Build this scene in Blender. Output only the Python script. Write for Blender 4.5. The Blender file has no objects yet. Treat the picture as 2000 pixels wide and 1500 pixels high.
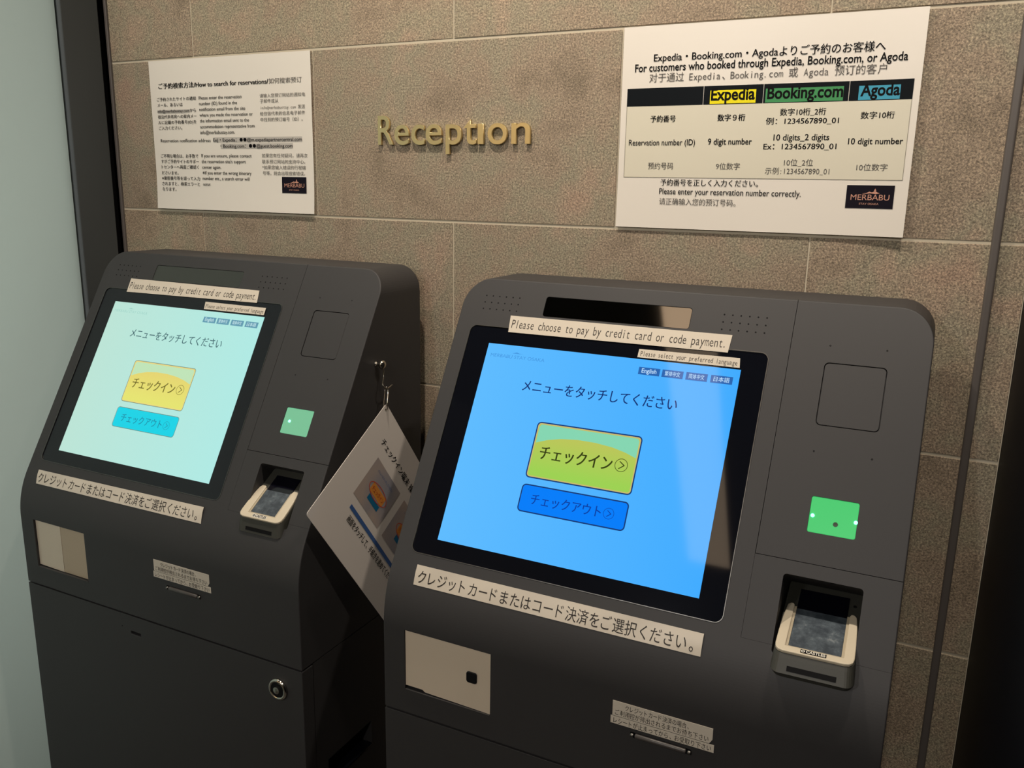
import bpy, bmesh, math, random
from mathutils import Vector, Matrix
random.seed(7)
S = bpy.context.scene
COL = S.collection
PI = math.pi

# ------------------------------------------------------------------ camera
def rotm(yaw, pitch, roll):
    cy, sy, cp, sp = math.cos(yaw), math.sin(yaw), math.cos(pitch), math.sin(pitch)
    d = Vector((-sy*cp, cy*cp, sp)); r = Vector((cy, sy, 0)); u = r.cross(d)
    c, s = math.cos(roll), math.sin(roll)
    return c*r + s*u, -s*r + c*u, d
cam_data = bpy.data.cameras.new('camera')
cam = bpy.data.objects.new('camera', cam_data); COL.objects.link(cam)
r_, u_, d_ = rotm(0.46603317, -0.22859874, 0.01753805)
cam.matrix_world = Matrix(((r_.x, u_.x, -d_.x, 0.781980), (r_.y, u_.y, -d_.y, -1.314218),
                           (r_.z, u_.z, -d_.z, 0.064156), (0, 0, 0, 1)))
cam_data.sensor_width = 36
cam_data.lens = 1668.849/2000*36
cam_data.clip_start = .02
S.camera = cam

# ------------------------------------------------------------------ world, lights, exposure
world = bpy.data.worlds.new('world'); S.world = world; world.use_nodes = True
world.node_tree.nodes['Background'].inputs[0].default_value = (.9, .85, .8, 1)
world.node_tree.nodes['Background'].inputs[1].default_value = .02
S.view_settings.view_transform = 'Standard'; S.view_settings.look = 'None'
S.view_settings.exposure = 0; S.view_settings.gamma = 1; S.view_settings.use_curve_mapping = False

def spot(name, loc, target, power, color, radius=.03, angle=100, blend=.8):
    l = bpy.data.lights.new(name, 'SPOT'); l.energy = power; l.color = color
    l.shadow_soft_size = radius; l.spot_size = math.radians(angle); l.spot_blend = blend
    o = bpy.data.objects.new(name, l); COL.objects.link(o); o.location = loc
    o.rotation_euler = (Vector(target) - Vector(loc)).to_track_quat('-Z', 'Y').to_euler()
    return o
def area(name, loc, target, sx, sy, power, color):
    l = bpy.data.lights.new(name, 'AREA'); l.shape = 'RECTANGLE'; l.size = sx; l.size_y = sy
    l.energy = power; l.color = color
    o = bpy.data.objects.new(name, l); COL.objects.link(o); o.location = loc
    o.rotation_euler = (Vector(target) - Vector(loc)).to_track_quat('-Z', 'Y').to_euler()
    return o
WARM = (1.0, .875, .735)
spot('downlight_over_kiosks', (-.66, -.44, .97), (-.62, -.25, -1), 16, WARM, .022, 130, 1)
spot('downlight_over_kiosks', (.10, -.44, .97), (.10, -.25, -1), 32, WARM, .016, 130, 1)
spot('downlight_over_kiosks', (.815, -.44, .97), (.80, -.20, -1), 28, WARM, .022, 130, 1)
spot('lobby_fill', (-.20, -3.25, .95), (-.3, -.6, -.9), 40, (.98, .97, .98), .05, 130, 1)  # added unseen fill from behind the camera for the kiosk fronts
spot('lobby_fill', (.78, -2.75, .95), (.5, -.6, -.9), 44, (1.0, .93, .84), .05, 130, 1)  # added unseen fill for the right wall strip and kiosk sides
spot('lobby_fill', (-1.7, -2.85, .95), (-1.55, -3.5, .1), 130, (1.0, .88, .70), .05, 130, 1)  # added unseen spot, brightens the lobby wall mirrored in the brass letters
area('light_behind_frosted_glass', (-1.75, -.75, -.05), (-.85, -.75, -.05), 1.6, 1.9, 33, (1.0, 1.0, .965))

# ------------------------------------------------------------------ materials
def srgb(r, g, b):
    f = lambda c: (c/255/12.92) if c/255 <= .04045 else ((c/255+.055)/1.055)**2.4
    return (f(r), f(g), f(b), 1)
def mat(name, col, rough=.5, metal=0, spec=.5, emit=None, es=0, alpha=1, trans=0, coat=0):
    m = bpy.data.materials.new(name); m.use_nodes = True
    b = m.node_tree.nodes['Principled BSDF']
    b.inputs['Base Color'].default_value = col
    b.inputs['Roughness'].default_value = rough
    b.inputs['Metallic'].default_value = metal
    b.inputs['Specular IOR Level'].default_value = spec
    b.inputs['Coat Weight'].default_value = coat
    b.inputs['Transmission Weight'].default_value = trans
    if emit:
        b.inputs['Emission Color'].default_value = emit; b.inputs['Emission Strength'].default_value = es
    return m
def bsdf(m): return m.node_tree.nodes['Principled BSDF']
def node(m, t, **kw):
    n = m.node_tree.nodes.new(t)
    for k, v in kw.items(): setattr(n, k, v)
    return n
def link(m, a, b): m.node_tree.links.new(a, b)
def ramp(m, stops, fac):
    n = node(m, 'ShaderNodeValToRGB'); e = n.color_ramp.elements
    while len(e) < len(stops): e.new(.5)
    for i, (p, c) in enumerate(stops): e[i].position = p; e[i].color = c
    link(m, fac, n.inputs[0]); return n
def bump(m, height, strength, dist=.001):
    n = node(m, 'ShaderNodeBump'); n.inputs['Strength'].default_value = strength; n.inputs['Distance'].default_value = dist
    link(m, height, n.inputs['Height']); link(m, n.outputs[0], bsdf(m).inputs['Normal']); return n
def noise(m, scale, detail=3, rough=.6, vec=None):
    n = node(m, 'ShaderNodeTexNoise'); n.inputs['Scale'].default_value = scale
    n.inputs['Detail'].default_value = detail; n.inputs['Roughness'].default_value = rough
    if vec: link(m, vec, n.inputs['Vector'])
    return n
def world_pos(m):
    return node(m, 'ShaderNodeNewGeometry').outputs['Position']
def mix(m, fac, a, b, mode='MIX'):
    n = node(m, 'ShaderNodeMix', data_type='RGBA', blend_type=mode)
    if isinstance(fac, float): n.inputs[0].default_value = fac
    else: link(m, fac, n.inputs[0])
    for s, v in ((6, a), (7, b)):
        if isinstance(v, tuple): n.inputs[s].default_value = v
        else: link(m, v, n.inputs[s])
    return n.outputs[2]

def tile_material():
    m = mat('stone_tile', (1, 1, 1, 1), .62, spec=.35)
    p = world_pos(m)
    big = noise(m, 7, 4, .6, p)
    base = ramp(m, [(.32, srgb(140, 126, 108)), (.45, srgb(164, 147, 128)), (.55, srgb(158, 149, 129)), (.68, srgb(174, 158, 138))], big.outputs[0])
    rust = noise(m, 7, 3, .6, p)
    rr = ramp(m, [(.56, (0, 0, 0, 1)), (.72, (.6, .6, .6, 1))], rust.outputs[0])
    c = mix(m, rr.outputs[0], base.outputs[0], srgb(170, 142, 124))
    fine = noise(m, 360, 4, .8, p)
    fr = ramp(m, [(.36, (.42, .41, .40, 1)), (.50, (.95, .95, .95, 1)), (.62, (1.62, 1.60, 1.52, 1)), (.70, (2.1, 2.05, 1.95, 1))], fine.outputs[0])
    c = mix(m, 1.0, c, fr.outputs[0], 'MULTIPLY')
    fl = noise(m, 430, 2, .5, p)
    flr = ramp(m, [(.70, (0, 0, 0, 1)), (.78, (.8, .8, .8, 1))], fl.outputs[0])
    c = mix(m, flr.outputs[0], c, srgb(214, 200, 174))
    # object random tint
    oi = node(m, 'ShaderNodeObjectInfo')
    tr = ramp(m, [(0, (.93, .93, .93, 1)), (1, (1.05, 1.03, 1.0, 1))], oi.outputs['Random'])
    c = mix(m, 1.0, c, tr.outputs[0], 'MULTIPLY')
    link(m, c, bsdf(m).inputs['Base Color'])
    mid = noise(m, 170, 4, .7, p)
    add = node(m, 'ShaderNodeMath', operation='ADD'); link(m, mid.outputs[0], add.inputs[0]); link(m, fine.outputs[0], add.inputs[1])
    bump(m, add.outputs[0], .45, .0014)
    return m
M = {}
M['tile'] = tile_material()
M['grout'] = mat('grout', srgb(205, 194, 172), .8)
def paint_black():
    m = mat('satin_black_paint', srgb(50, 49, 50), .57, spec=.6); bsdf(m).inputs['IOR'].default_value = 1.47
    n = noise(m, 900, 2, .5, world_pos(m)); bump(m, n.outputs[0], .06, .0004); return m
M['paint'] = paint_black()
M['dark'] = mat('dark_recess', srgb(12, 12, 14), .7, spec=.2)
M['glass_black'] = mat('black_glass', srgb(15, 17, 24), .04, spec=.5)
M['tint_mirror'] = mat('tinted_window', (.16, .15, .14, 1), .05, metal=1)
M['paper'] = mat('laminated_paper', srgb(240, 233, 222), .32, spec=.35)
M['paper2'] = mat('tape_label_paper', srgb(218, 208, 192), .35, spec=.3)
M['card'] = mat('laminated_card', srgb(226, 218, 210), .3, spec=.4)
M['ink'] = mat('black_ink', srgb(20, 19, 20), .6, spec=.08)
M['ink_soft'] = mat('grey_ink', srgb(84, 80, 76), .5, spec=.3)
M['ink_label'] = mat('label_ink', srgb(52, 46, 42), .5, spec=.3)
M['hl_grey'] = mat('grey_highlight', srgb(196, 190, 182), .5)
M['cell'] = mat('table_cell_tint', srgb(228, 222, 202), .35, spec=.35)
M['line'] = mat('table_line', srgb(140, 134, 118), .5)
M['head'] = mat('table_head', srgb(20, 24, 28), .5, spec=.08)
M['yellow'] = mat('yellow_highlight', srgb(252, 236, 20), .4, spec=.2)
M['green'] = mat('green_highlight', srgb(52, 146, 78), .4)
M['cyan'] = mat('cyan_highlight', srgb(48, 158, 190), .4)
M['logo'] = mat('logo_black', srgb(26, 22, 32), .5, spec=.08)
M['copper'] = mat('copper_print', srgb(206, 150, 128), .45)
M['brass'] = mat('brushed_brass', srgb(244, 222, 168), .30, metal=.95)
M['chrome'] = mat('chrome', srgb(205, 200, 190), .15, metal=1)
M['steel'] = mat('dull_steel', srgb(120, 118, 114), .35, metal=1)
def frosted():
    m = mat('frosted_glass', srgb(176, 184, 180), .45, spec=.35)
    tr = node(m, 'ShaderNodeBsdfTranslucent'); tr.inputs[0].default_value = srgb(200, 208, 204)
    mx = node(m, 'ShaderNodeMixShader'); mx.inputs[0].default_value = .6
    out = [n for n in m.node_tree.nodes if n.type == 'OUTPUT_MATERIAL'][0]
    link(m, bsdf(m).outputs[0], mx.inputs[1]); link(m, tr.outputs[0], mx.inputs[2]); link(m, mx.outputs[0], out.inputs[0]); return m
M['grey_panel'] = frosted()
M['pillar'] = mat('charcoal_frame', srgb(74, 78, 79), .6, spec=.3)
M['black_wall'] = mat('black_side_panel', srgb(6, 8, 15), .5, spec=.06)
M['conduit'] = mat('grey_moulding', srgb(98, 92, 88), .42, spec=.5)
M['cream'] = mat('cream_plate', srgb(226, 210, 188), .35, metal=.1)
M['cream_dark'] = mat('cream_plate_dark_reflection', srgb(196, 176, 150), .35, metal=.1)  # darker tone paints in the room's reflection on the left kiosk plate
M['term_cream'] = mat('terminal_cream_plastic', srgb(214, 202, 178), .45)
M['term_grey'] = mat('terminal_dark_plastic', srgb(62, 62, 56), .5)
M['term_screen'] = mat('terminal_screen_glass', srgb(10, 10, 20), .08)
M['floor'] = mat('floor_stone', srgb(74, 68, 62), .5)
M['ceiling'] = mat('ceiling_paint', srgb(56, 54, 52), .8)
M['room'] = mat('lobby_wall', srgb(150, 132, 104), .8)

# ------------------------------------------------------------------ mesh helpers
def link_obj(name, me, m, parent=None, flat=True):
    me.materials.clear(); me.materials.append(m)
    o = bpy.data.objects.new(name, me); COL.objects.link(o)
    if parent: o.parent = parent
    if not flat:
        for p in me.polygons: p.use_smooth = True
    return o
def raw(name, verts, faces, m, parent=None, flat=True):
    me = bpy.data.meshes.new(name); me.from_pydata([tuple(v) for v in verts], [], faces); me.update()
    return link_obj(name, me, m, parent, flat)
def fix_normals(me):
    bm = bmesh.new(); bm.from_mesh(me); bmesh.ops.recalc_face_normals(bm, faces=bm.faces); bm.to_mesh(me); bm.free()
def prism_mesh(poly, f0, f1):
    """poly list of 2D points; f0,f1 map 2D->3D for both caps"""
    n = len(poly); v = [f0(*p) for p in poly] + [f1(*p) for p in poly]
    faces = [list(range(n))[::-1], list(range(n, 2*n))] + [[i, (i+1) % n, n+(i+1) % n, n+i] for i in range(n)]
    me = bpy.data.meshes.new('m'); me.from_pydata([tuple(q) for q in v], [], faces); fix_normals(me); return me
def rrect(x0, y0, x1, y1, r=0, n=8, corners=(1, 1, 1, 1)):
    if r <= 0: return [(x0, y0), (x1, y0), (x1, y1), (x0, y1)]
    out = []
    for (cx, cy, a0, on, px, py) in ((x0+r, y0+r, PI, corners[0], x0, y0), (x1-r, y0+r, 1.5*PI, corners[1], x1, y0),
                              (x1-r, y1-r, 0, corners[2], x1, y1), (x0+r, y1-r, .5*PI, corners[3], x0, y1)):
        if not on: out.append((px, py)); continue
        for i in range(n+1):
            a = a0 + i/n*PI/2; out.append((cx+r*math.cos(a), cy+r*math.sin(a)))
    return out
def tmp(me):
    o = bpy.data.objects.new('tmp', me); COL.objects.link(o); return o
def boolean(me, cutters, op='DIFFERENCE'):
    """apply boolean of mesh `me` with cutter meshes, return new mesh"""
    base = tmp(me); cs = []
    for c in cutters:
        co = tmp(c); cs.append(co)
        md = base.modifiers.new('b', 'BOOLEAN'); md.operation = op; md.object = co; md.solver = 'EXACT'
    bpy.context.view_layer.update()
    dg = bpy.context.evaluated_depsgraph_get()
    out = bpy.data.meshes.new_from_object(base.evaluated_get(dg))
    for o in cs + [base]: bpy.data.objects.remove(o)
    return out
def with_bevel(me, w, seg=2, ang=35):
    o = tmp(me); md = o.modifiers.new('v', 'BEVEL'); md.width = w; md.segments = seg
    md.limit_method = 'ANGLE'; md.angle_limit = math.radians(ang)
    bpy.context.view_layer.update(); dg = bpy.context.evaluated_depsgraph_get()
    out = bpy.data.meshes.new_from_object(o.evaluated_get(dg)); bpy.data.objects.remove(o); return out
def box_mesh(x0, x1, y0, y1, z0, z1):
    return prism_mesh([(x0, y0), (x1, y0), (x1, y1), (x0, y1)], lambda a, b: (a, b, z0), lambda a, b: (a, b, z1))
def box(name, b, m, parent=None, bevel=0):
    me = box_mesh(*b)
    if bevel: me = with_bevel(me, bevel)
    return link_obj(name, me, m, parent)
def lathe_mesh(profile, org, ax, n=32):
    """profile (r,h) along axis ax from org"""
    ax = Vector(ax).normalized(); t = ax.orthogonal().normalized(); b = ax.cross(t); org = Vector(org)
    v, f = [], []
    for (r, h) in profile:
        for i in range(n):
            a = 2*PI*i/n; v.append(org + ax*h + (t*math.cos(a) + b*math.sin(a))*max(r, 1e-5))
    for k in range(len(profile)-1):
        for i in range(n): f.append([k*n+i, k*n+(i+1) % n, (k+1)*n+(i+1) % n, (k+1)*n+i])
    f.append(list(range(n))[::-1]); f.append([(len(profile)-1)*n+i for i in range(n)])
    me = bpy.data.meshes.new('m'); me.from_pydata([tuple(q) for q in v], [], f); fix_normals(me); return me
def tube_mesh(pts, r, n=8):
    pts = [Vector(p) for p in pts]; v, f = [], []
    # smooth with catmull-rom
    P = [pts[0]] + pts + [pts[-1]]; path = []
    for i in range(1, len(P)-2):
        for k in range(6):
            t = k/6; a, b, c, d = P[i-1], P[i], P[i+1], P[i+2]
            path.append(.5*((2*b) + (c-a)*t + (2*a-5*b+4*c-d)*t*t + (3*b-a-3*c+d)*t**3))
    path.append(pts[-1])
    nrm = (path[1]-path[0]).orthogonal().normalized()
    for i, p in enumerate(path):
        tg = (path[min(i+1, len(path)-1)] - path[max(i-1, 0)]).normalized()
        nrm = (nrm - tg*nrm.dot(tg)).normalized(); bn = tg.cross(nrm)
        for j in range(n):
            a = 2*PI*j/n; v.append(p + (nrm*math.cos(a) + bn*math.sin(a))*r)
    for i in range(len(path)-1):
        for j in range(n): f.append([i*n+j, i*n+(j+1) % n, (i+1)*n+(j+1) % n, (i+1)*n+j])
    f.append(list(range(n))[::-1]); f.append([(len(path)-1)*n+j for j in range(n)])
    me = bpy.data.meshes.new('m'); me.from_pydata([tuple(q) for q in v], [], f); fix_normals(me); return me
def join_meshes(ms):
    bm = bmesh.new()
    for me in ms: bm.from_mesh(me)
    out = bpy.data.meshes.new('m'); bm.to_mesh(out); bm.free(); return out
def empty(name, loc, rz=0, label=None, cat=None, group=None):
    o = bpy.data.objects.new(name, None); COL.objects.link(o); o.location = loc; o.rotation_euler = (0, 0, rz)
    o.empty_display_size = .05
    if label: o['label'] = label; o['category'] = cat
    if group: o['group'] = group
    return o
def tag(o, label, cat=None, group=None):
    o['label'] = label
    if cat: o['category'] = cat
    if group: o['group'] = group
    return o
def structure(o): o['kind'] = 'structure'; return o

# ------------------------------------------------------------------ lettering
_cache = {}
def glyphs(s, offset=0.0, res=3):
    key = (s, offset, res)
    if key in _cache: return _cache[key]
    c = bpy.data.curves.new('lettering', 'FONT'); c.body = s; c.size = 1; c.offset = offset; c.resolution_u = res
    o = bpy.data.objects.new('lettering', c); me = o.to_mesh()
    v = [(p.co.x, p.co.y) for p in me.vertices]; f = [list(p.vertices) for p in me.polygons]
    o.to_mesh_clear(); bpy.data.objects.remove(o); bpy.data.curves.remove(c)
    _cache[key] = (v, f); return v, f
W_OFF = {'b': .026, 'm': .012, 'r': .004, 't': -.006, 's': -.004, 'l': .0}
def line_geo(s, x0, x1, y, em, style='r'):
    """2D geometry of a line of text stretched from x0 to x1, its descender line at y, total height em"""
    k = em/.95
    if style == 's' or style == 'typed':
        adv = [(1.0 if ord(ch) > 0x2000 else .5) for ch in s]; tot = sum(adv); sc = (x1-x0)/tot
        V, F = [], []; p = 0
        for ch, a in zip(s, adv):
            if ch != ' ':
                v, f = glyphs(ch, W_OFF.get(style, -.004) if ord(ch) < 0x2000 else 0.0)
                if v:
                    a0 = min(q[0] for q in v); a1 = max(q[0] for q in v); w = a1-a0
                    fx = min(1.0, a*.86/w) if ord(ch) < 0x2000 else 1.0
                    cx = p + a/2; 
                    if ch in '.,、。': cx = p + a*.3
                    b = len(V); V += [(x0+(cx+(q[0]-(a0+a1)/2)*fx)*sc, y+(q[1]+.1)*k) for q in v]; F += [[i+b for i in g] for g in f]
            p += a
        return V, F
    cjk = any(ord(c) > 0x2E80 for c in s)
    v, f = glyphs(s, 0.0 if cjk else W_OFF[style])
    a0 = min(q[0] for q in v); a1 = max(q[0] for q in v); sx = (x1-x0)/(a1-a0)
    if not cjk: k *= 1.10
    shifts = {'b': (-.022, 0, .022), 'm': (-.011, .011)}.get(style, (0,)) if cjk else (0,)
    return merge([([(x0+(q[0]-a0+dx)*sx, y+(q[1]+.1)*k) for q in v], f) for dx in shifts])
def merge(geos):
    V, F = [], []
    for v, f in geos:
        b = len(V); V += v; F += [[i+b for i in g] for g in f]
    return V, F
def lettering(name, geos, fmap, m, parent):
    V, F = merge(geos)
    o = raw(name, [fmap(*p) for p in V], F, m, parent)
    return o
def quad(x0, y0, x1, y1): return [(x0, y0), (x1, y0), (x1, y1), (x0, y1)], [[0, 1, 2, 3]]
def ngon(pts): return list(pts), [list(range(len(pts)))]
def ring2d(pts_out, pts_in):
    n = len(pts_out); return list(pts_out)+list(pts_in), [[i, (i+1) % n, n+(i+1) % n, n+i] for i in range(n)]
def circle2d(cx, cy, r, n=24): return [(cx+r*math.cos(2*PI*i/n), cy+r*math.sin(2*PI*i/n)) for i in range(n)]
def logo_geos(x0, y0, x1, y1):
    """emblem of the hotel: mountain, name, small line. y up. returns background, copper, pale"""
    w, h = x1-x0, y1-y0
    bg = [([(x0+w*i/8, y) for y in (y0, y1) for i in range(9)], [[i, i+1, i+10, i+9] for i in range(8)])]
    P = lambda a, b: (x0+a*w, y0+b*h)
    mt = [ngon([P(.33, .64), P(.42, .665), P(.48, .73), P(.54, .70), P(.60, .76), P(.66, .69), P(.70, .66), P(.62, .63), P(.5, .655), P(.42, .635)]),
          ngon([P(.575, .76), P(.60, .87), P(.625, .76)])]
    # serif capitals: name plus small slabs
    name = line_geo('MERBABU', x0+.10*w, x0+.91*w, y0+.33*h, .30*h, 'l')
    v, f = name
    return bg, mt+[name], [line_geo('STAY OSAKA', x0+.29*w, x0+.70*w, y0+.15*h, .10*h, 'l')]

# ------------------------------------------------------------------ setting
FLOOR, CEIL = -1.45, 1.0
TL, TR = -.835, .878
wall_back = structure(box('wall_back', (TL, TR, .0012, .09, FLOOR, CEIL), M['grout']))
tile_cache = {}
G = .0022
for k in range(-5, 4):
    z0, z1 = max(k*.3, FLOOR)+G, min((k+1)*.3, CEIL)-G
    if k >= 3: z1 = CEIL-G
    off = 0 if k % 2 else .3
    seams = [i*.6+off for i in range(-3, 4)]
    for a, b in zip(seams, seams[1:]):
        x0, x1 = max(a, TL)+.0012, min(b, TR)-.0012
        if x1-x0 < .02: continue
        key = (round(x1-x0, 4), round(z1-z0, 4))
        me = tile_cache.get(key)
        if me is None:
            w, h = key
            me = with_bevel(box_mesh(-w/2, w/2, 0, .0085, -h/2, h/2), .0006, 1); tile_cache[key] = me
            me.materials.append(M['tile'])
        o = bpy.data.objects.new('tile', me); COL.objects.link(o); o.parent = wall_back
        o.location = ((x0+x1)/2, random.uniform(-.0004, .0004), (z0+z1)/2)
structure(box('floor', (-2.6, .95, -3.5, .09, FLOOR-.05, FLOOR), M['floor']))
structure(box('ceiling', (-2.6, .95, -3.5, .09, CEIL, CEIL+.05), M['ceiling']))
structure(box('wall_front', (-2.6, .95, -3.58, -3.5, FLOOR, CEIL), M['room']))
structure(box('wall_lobby', (-2.68, -2.6, -3.58, .09, FLOOR, CEIL), M['room']))
structure(box('wall_right', (.8785, .95, -3.5, .09, FLOOR, CEIL), M['black_wall']))
wl = structure(box('window_1', (-.856, -.846, -1.55, -.1125, FLOOR, CEIL), M['grey_panel'], None, .001))
structure(box('wall_left', (-2.6, -.95, .0, .09, FLOOR, CEIL), M['room']))
structure(box('trim_1', (-.95, -.8400, -.1045, -.019, FLOOR, CEIL), M['pillar'], None, .0015))
structure(box('trim_2', (-.95, -.858, -.1105, .09, FLOOR, CEIL), M['dark']))
# rounded moulding on the tile wall near the right and the thin trim at the left tile edge
structure(link_obj('trim_3', prism_mesh(rrect(.8305, -.0095, .8415, -.0006, .003, 4), lambda a, b: (a, b, FLOOR), lambda a, b: (a, b, CEIL)), M['conduit']))
structure(link_obj('trim_4', prism_mesh(rrect(-.842, -.0045, -.8345, .0035, .002, 4), lambda a, b: (a, b, FLOOR), lambda a, b: (a, b, CEIL)), M['conduit']))
strip_glow_m = mat('ceiling_strip_glow', srgb(240, 225, 200), .5, emit=(1.0, .74, .50, 1), es=2.0)  # ceiling board given its own glow so the kiosk glass reflects it
sl = empty('glowing_ceiling_strip', (.125, -1.58, CEIL-.0002), 0, 'unseen warm ceiling strip made to glow for its reflection in the kiosk glass', 'light')
link_obj('strip_frame', prism_mesh(rrect(-.09, -.68, .09, .68, .004, 3), lambda a, b: (a, b, -.012), lambda a, b: (a, b, 0)), M['pillar'], sl)
link_obj('glow_face', prism_mesh(rrect(-.081, -.67, .081, .67, .004, 3), lambda a, b: (a, b, -.016), lambda a, b: (a, b, -.0125)), strip_glow_m, sl)

# ------------------------------------------------------------------ Reception letters
sign = empty('reception_sign', (-.0015, 0, .131), 0, 'brass metal letters reading Reception on the stone tile wall', 'sign')
def solid_text(ch, size, depth, off=.012):
    c = bpy.data.curves.new('letter', 'FONT'); c.body = ch; c.size = size; c.extrude = depth/2; c.offset = off*size
    c.resolution_u = 6; c.bevel_depth = .0002; c.bevel_resolution = 0
    o = bpy.data.objects.new('letter', c); COL.objects.link(o); bpy.context.view_layer.update()
    me = bpy.data.meshes.new_from_object(o.evaluated_get(bpy.context.evaluated_depsgraph_get()))
    bpy.data.objects.remove(o); return me
# letter: left edge and right edge in metres from the sign centre (measured), height factor
LET = [('R', -.151, -.118), ('e', -.1155, -.085), ('c', -.080, -.053), ('e', -.0505, -.018), ('p', -.010, .0215),
       ('t', .0265, .0505), ('ı', .053, .064), ('o', .072, .1085), ('n', .1165, .151)]
for ch, a, b in LET:
    me = solid_text(ch, .0715, .005, .004)
    xs = [v.co.x for v in me.vertices]; sx = (b-a)/(max(xs)-min(xs)); mn = min(xs)
    for v in me.vertices: v.co.x = (v.co.x-mn)*sx + a
    for v in me.vertices:
        x, y, z = v.co; v.co = (x, -.0046 - z, y)
    fix_normals(me)
    link_obj('letter', me, M['brass'], sign)

# ------------------------------------------------------------------ wall notices
def sheet_surface(cx, curl_r, curl_b):
    """x,z in metres from sheet centre / world z -> world point on a slightly curling sheet"""
    def f(x, z, lift=0.0):
        u = (x+.21)/.42; v = (z-.003)/.297
        d = .0022 + curl_r*max(0, u-.75)**2*16*.25*4 + curl_b*max(0, .3-v)**2/.09 + .0006*math.sin(u*7)*math.sin(v*4)
        return (cx+x, -d-lift, z)
    return f
def notice(cx, z0, z1, curl_r, curl_b, label):
    f = sheet_surface(cx, curl_r, curl_b)
    root = empty('notice_sheet', (cx, -.002, z0), 0, label, 'notice')
    g = lambda x, z, lift=0.0: tuple(Vector(f(x, z, lift)) - Vector((cx, -.002, z0)))
    nx, nz = 36, 20; V, F = [], []
    for s, lift in ((0, 0.0), (1, .0006)):
        for j in range(nz+1):
            for i in range(nx+1):
                V.append(g(-.21+.42*i/nx, z0+(z1-z0)*j/nz, lift))
    N = (nx+1)*(nz+1)
    for j in range(nz):
        for i in range(nx):
            a = j*(nx+1)+i; F += [[a, a+1, a+nx+2, a+nx+1], [N+a, N+a+nx+1, N+a+nx+2, N+a+1]]
    ring = [i for i in range(nx)] + [j*(nx+1)+nx for j in range(nz)] + [nz*(nx+1)+i for i in range(nx, 0, -1)] + [j*(nx+1) for j in range(nz, 0, -1)]
    for a, b in zip(ring, ring[1:]+ring[:1]):
        q = len(V); V += [V[a], V[b], V[N+b], V[N+a]]; F.append([q, q+1, q+2, q+3])
    raw('sheet', V, F, M['paper'], root, False)
    return root, g
LEFT_LINES = [
    ('ご予約検索方法/How to search for reservations/', -185.4, 107.4, 242.8, 11.4, 'b'),
    ('如何搜索预订', 108.7, 188.9, 243.3, 10.1, 't'),
    ('ご予約されたサイトの通知', -192.6, -83.2, 218.9, 7.6, 'm'),
    ('メール、あるいは', -191.7, -120.3, 207.9, 7.6, 'm'),
    ('info@merbabustay.comから', -192.9, -84.6, 196.0, 7.7, 'm'),
    ('宿泊代表者宛への案内メー', -192.7, -83.9, 184.8, 7.6, 'm'),
    ('ルに記載の予約番号(ID)を', -192.9, -84.9, 173.7, 7.7, 'm'),
    ('ご入力ください。', -192.3, -125.4, 162.6, 7.7, 'm'),
    ('Please enter the reservation', -74.7, 38.2, 218.7, 7.8, 'r'),
    ('number (ID) found in the', -75.1, 25.7, 207.8, 7.9, 'r'),
    ('notification email from the site', -75.1, 46.1, 197.0, 7.8, 'r'),
    ('where you made the reservation or', -75.4, 64.2, 186.0, 7.9, 'r'),
    ('the information email sent to the', -75.3, 54.1, 175.0, 7.8, 'r'),
    ('accommodation representative from', -75.3, 67.4, 163.8, 7.9, 'r'),
    ('info@merbabustay.com.', -75.7, 15.8, 152.6, 8.0, 'r'),
    ('请输入您预订网站的通知电', 84.5, 195.8, 218.6, 7.4, 't'),
    ('子邮件或从', 84.4, 130.2, 208.7, 7.6, 't'),
    ('info@merbabustay.com 发送', 83.7, 194.8, 197.0, 7.5, 's'),
    ('给住宿代表的信息电子邮件', 83.0, 194.3, 185.9, 7.5, 't'),
    ('中找到的预订编号（ID）。', 83.2, 187.9, 174.7, 7.6, 't'),
    ('Reservation notification address', -189.6, -49.5, 137.2, 8.1, 'r'),
    ('Ex)・Expedia：●●@m.expediapartnercentral.com', -42.1, 184.0, 137.7, 8.8, 'm'),
    ('・Booking.com：●●@guest.booking.com', -23.9, 160.5, 125.9, 8.8, 'm'),
    ('ご不明な場合は、お手数で', -192.2, -85.8, 106.9, 7.9, 'm'),
    ('すがご予約サイトのサポー', -192.3, -85.1, 96.0, 7.9, 'm'),
    ('トセンターへ再度ご確認く', -192.4, -86.1, 85.0, 7.8, 'm'),
    ('ださいませ。', -192.9, -144.6, 73.1, 7.9, 'm'),
    ('※旅程番号等を誤って入力', -193.4, -84.7, 62.3, 7.9, 'm'),
    ('されますと、検索エラーと', -193.5, -85.7, 51.1, 8.0, 'm'),
    ('なります。', -193.5, -153.2, 40.1, 8.0, 'm'),
    ('If you are unsure, please contact', -77.0, 55.8, 107.5, 8.0, 'r'),
    ("the reservation site's support", -77.3, 40.0, 96.2, 8.1, 'r'),
    ('center again.', -76.6, -25.5, 84.9, 8.2, 'r'),
    ('※If you enter the wrong itinerary', -76.3, 53.5, 74.0, 8.1, 'r'),
    ('number etc., a search error will', -76.9, 47.9, 62.9, 8.2, 'r'),
    ('occur.', -76.5, -55.1, 51.3, 8.3, 'r'),
    ('如果您有任何疑问，请再次', 82.5, 196.5, 108.0, 7.7, 't'),
    ('联系预订网站的支持中心。', 82.4, 190.6, 96.6, 7.7, 't'),
    ('*如果您输入错误的行程编', 82.1, 191.0, 85.8, 7.8, 't'),
    ('号等，则会出现搜索错误。', 82.9, 189.0, 74.8, 7.8, 't'),
]
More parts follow.
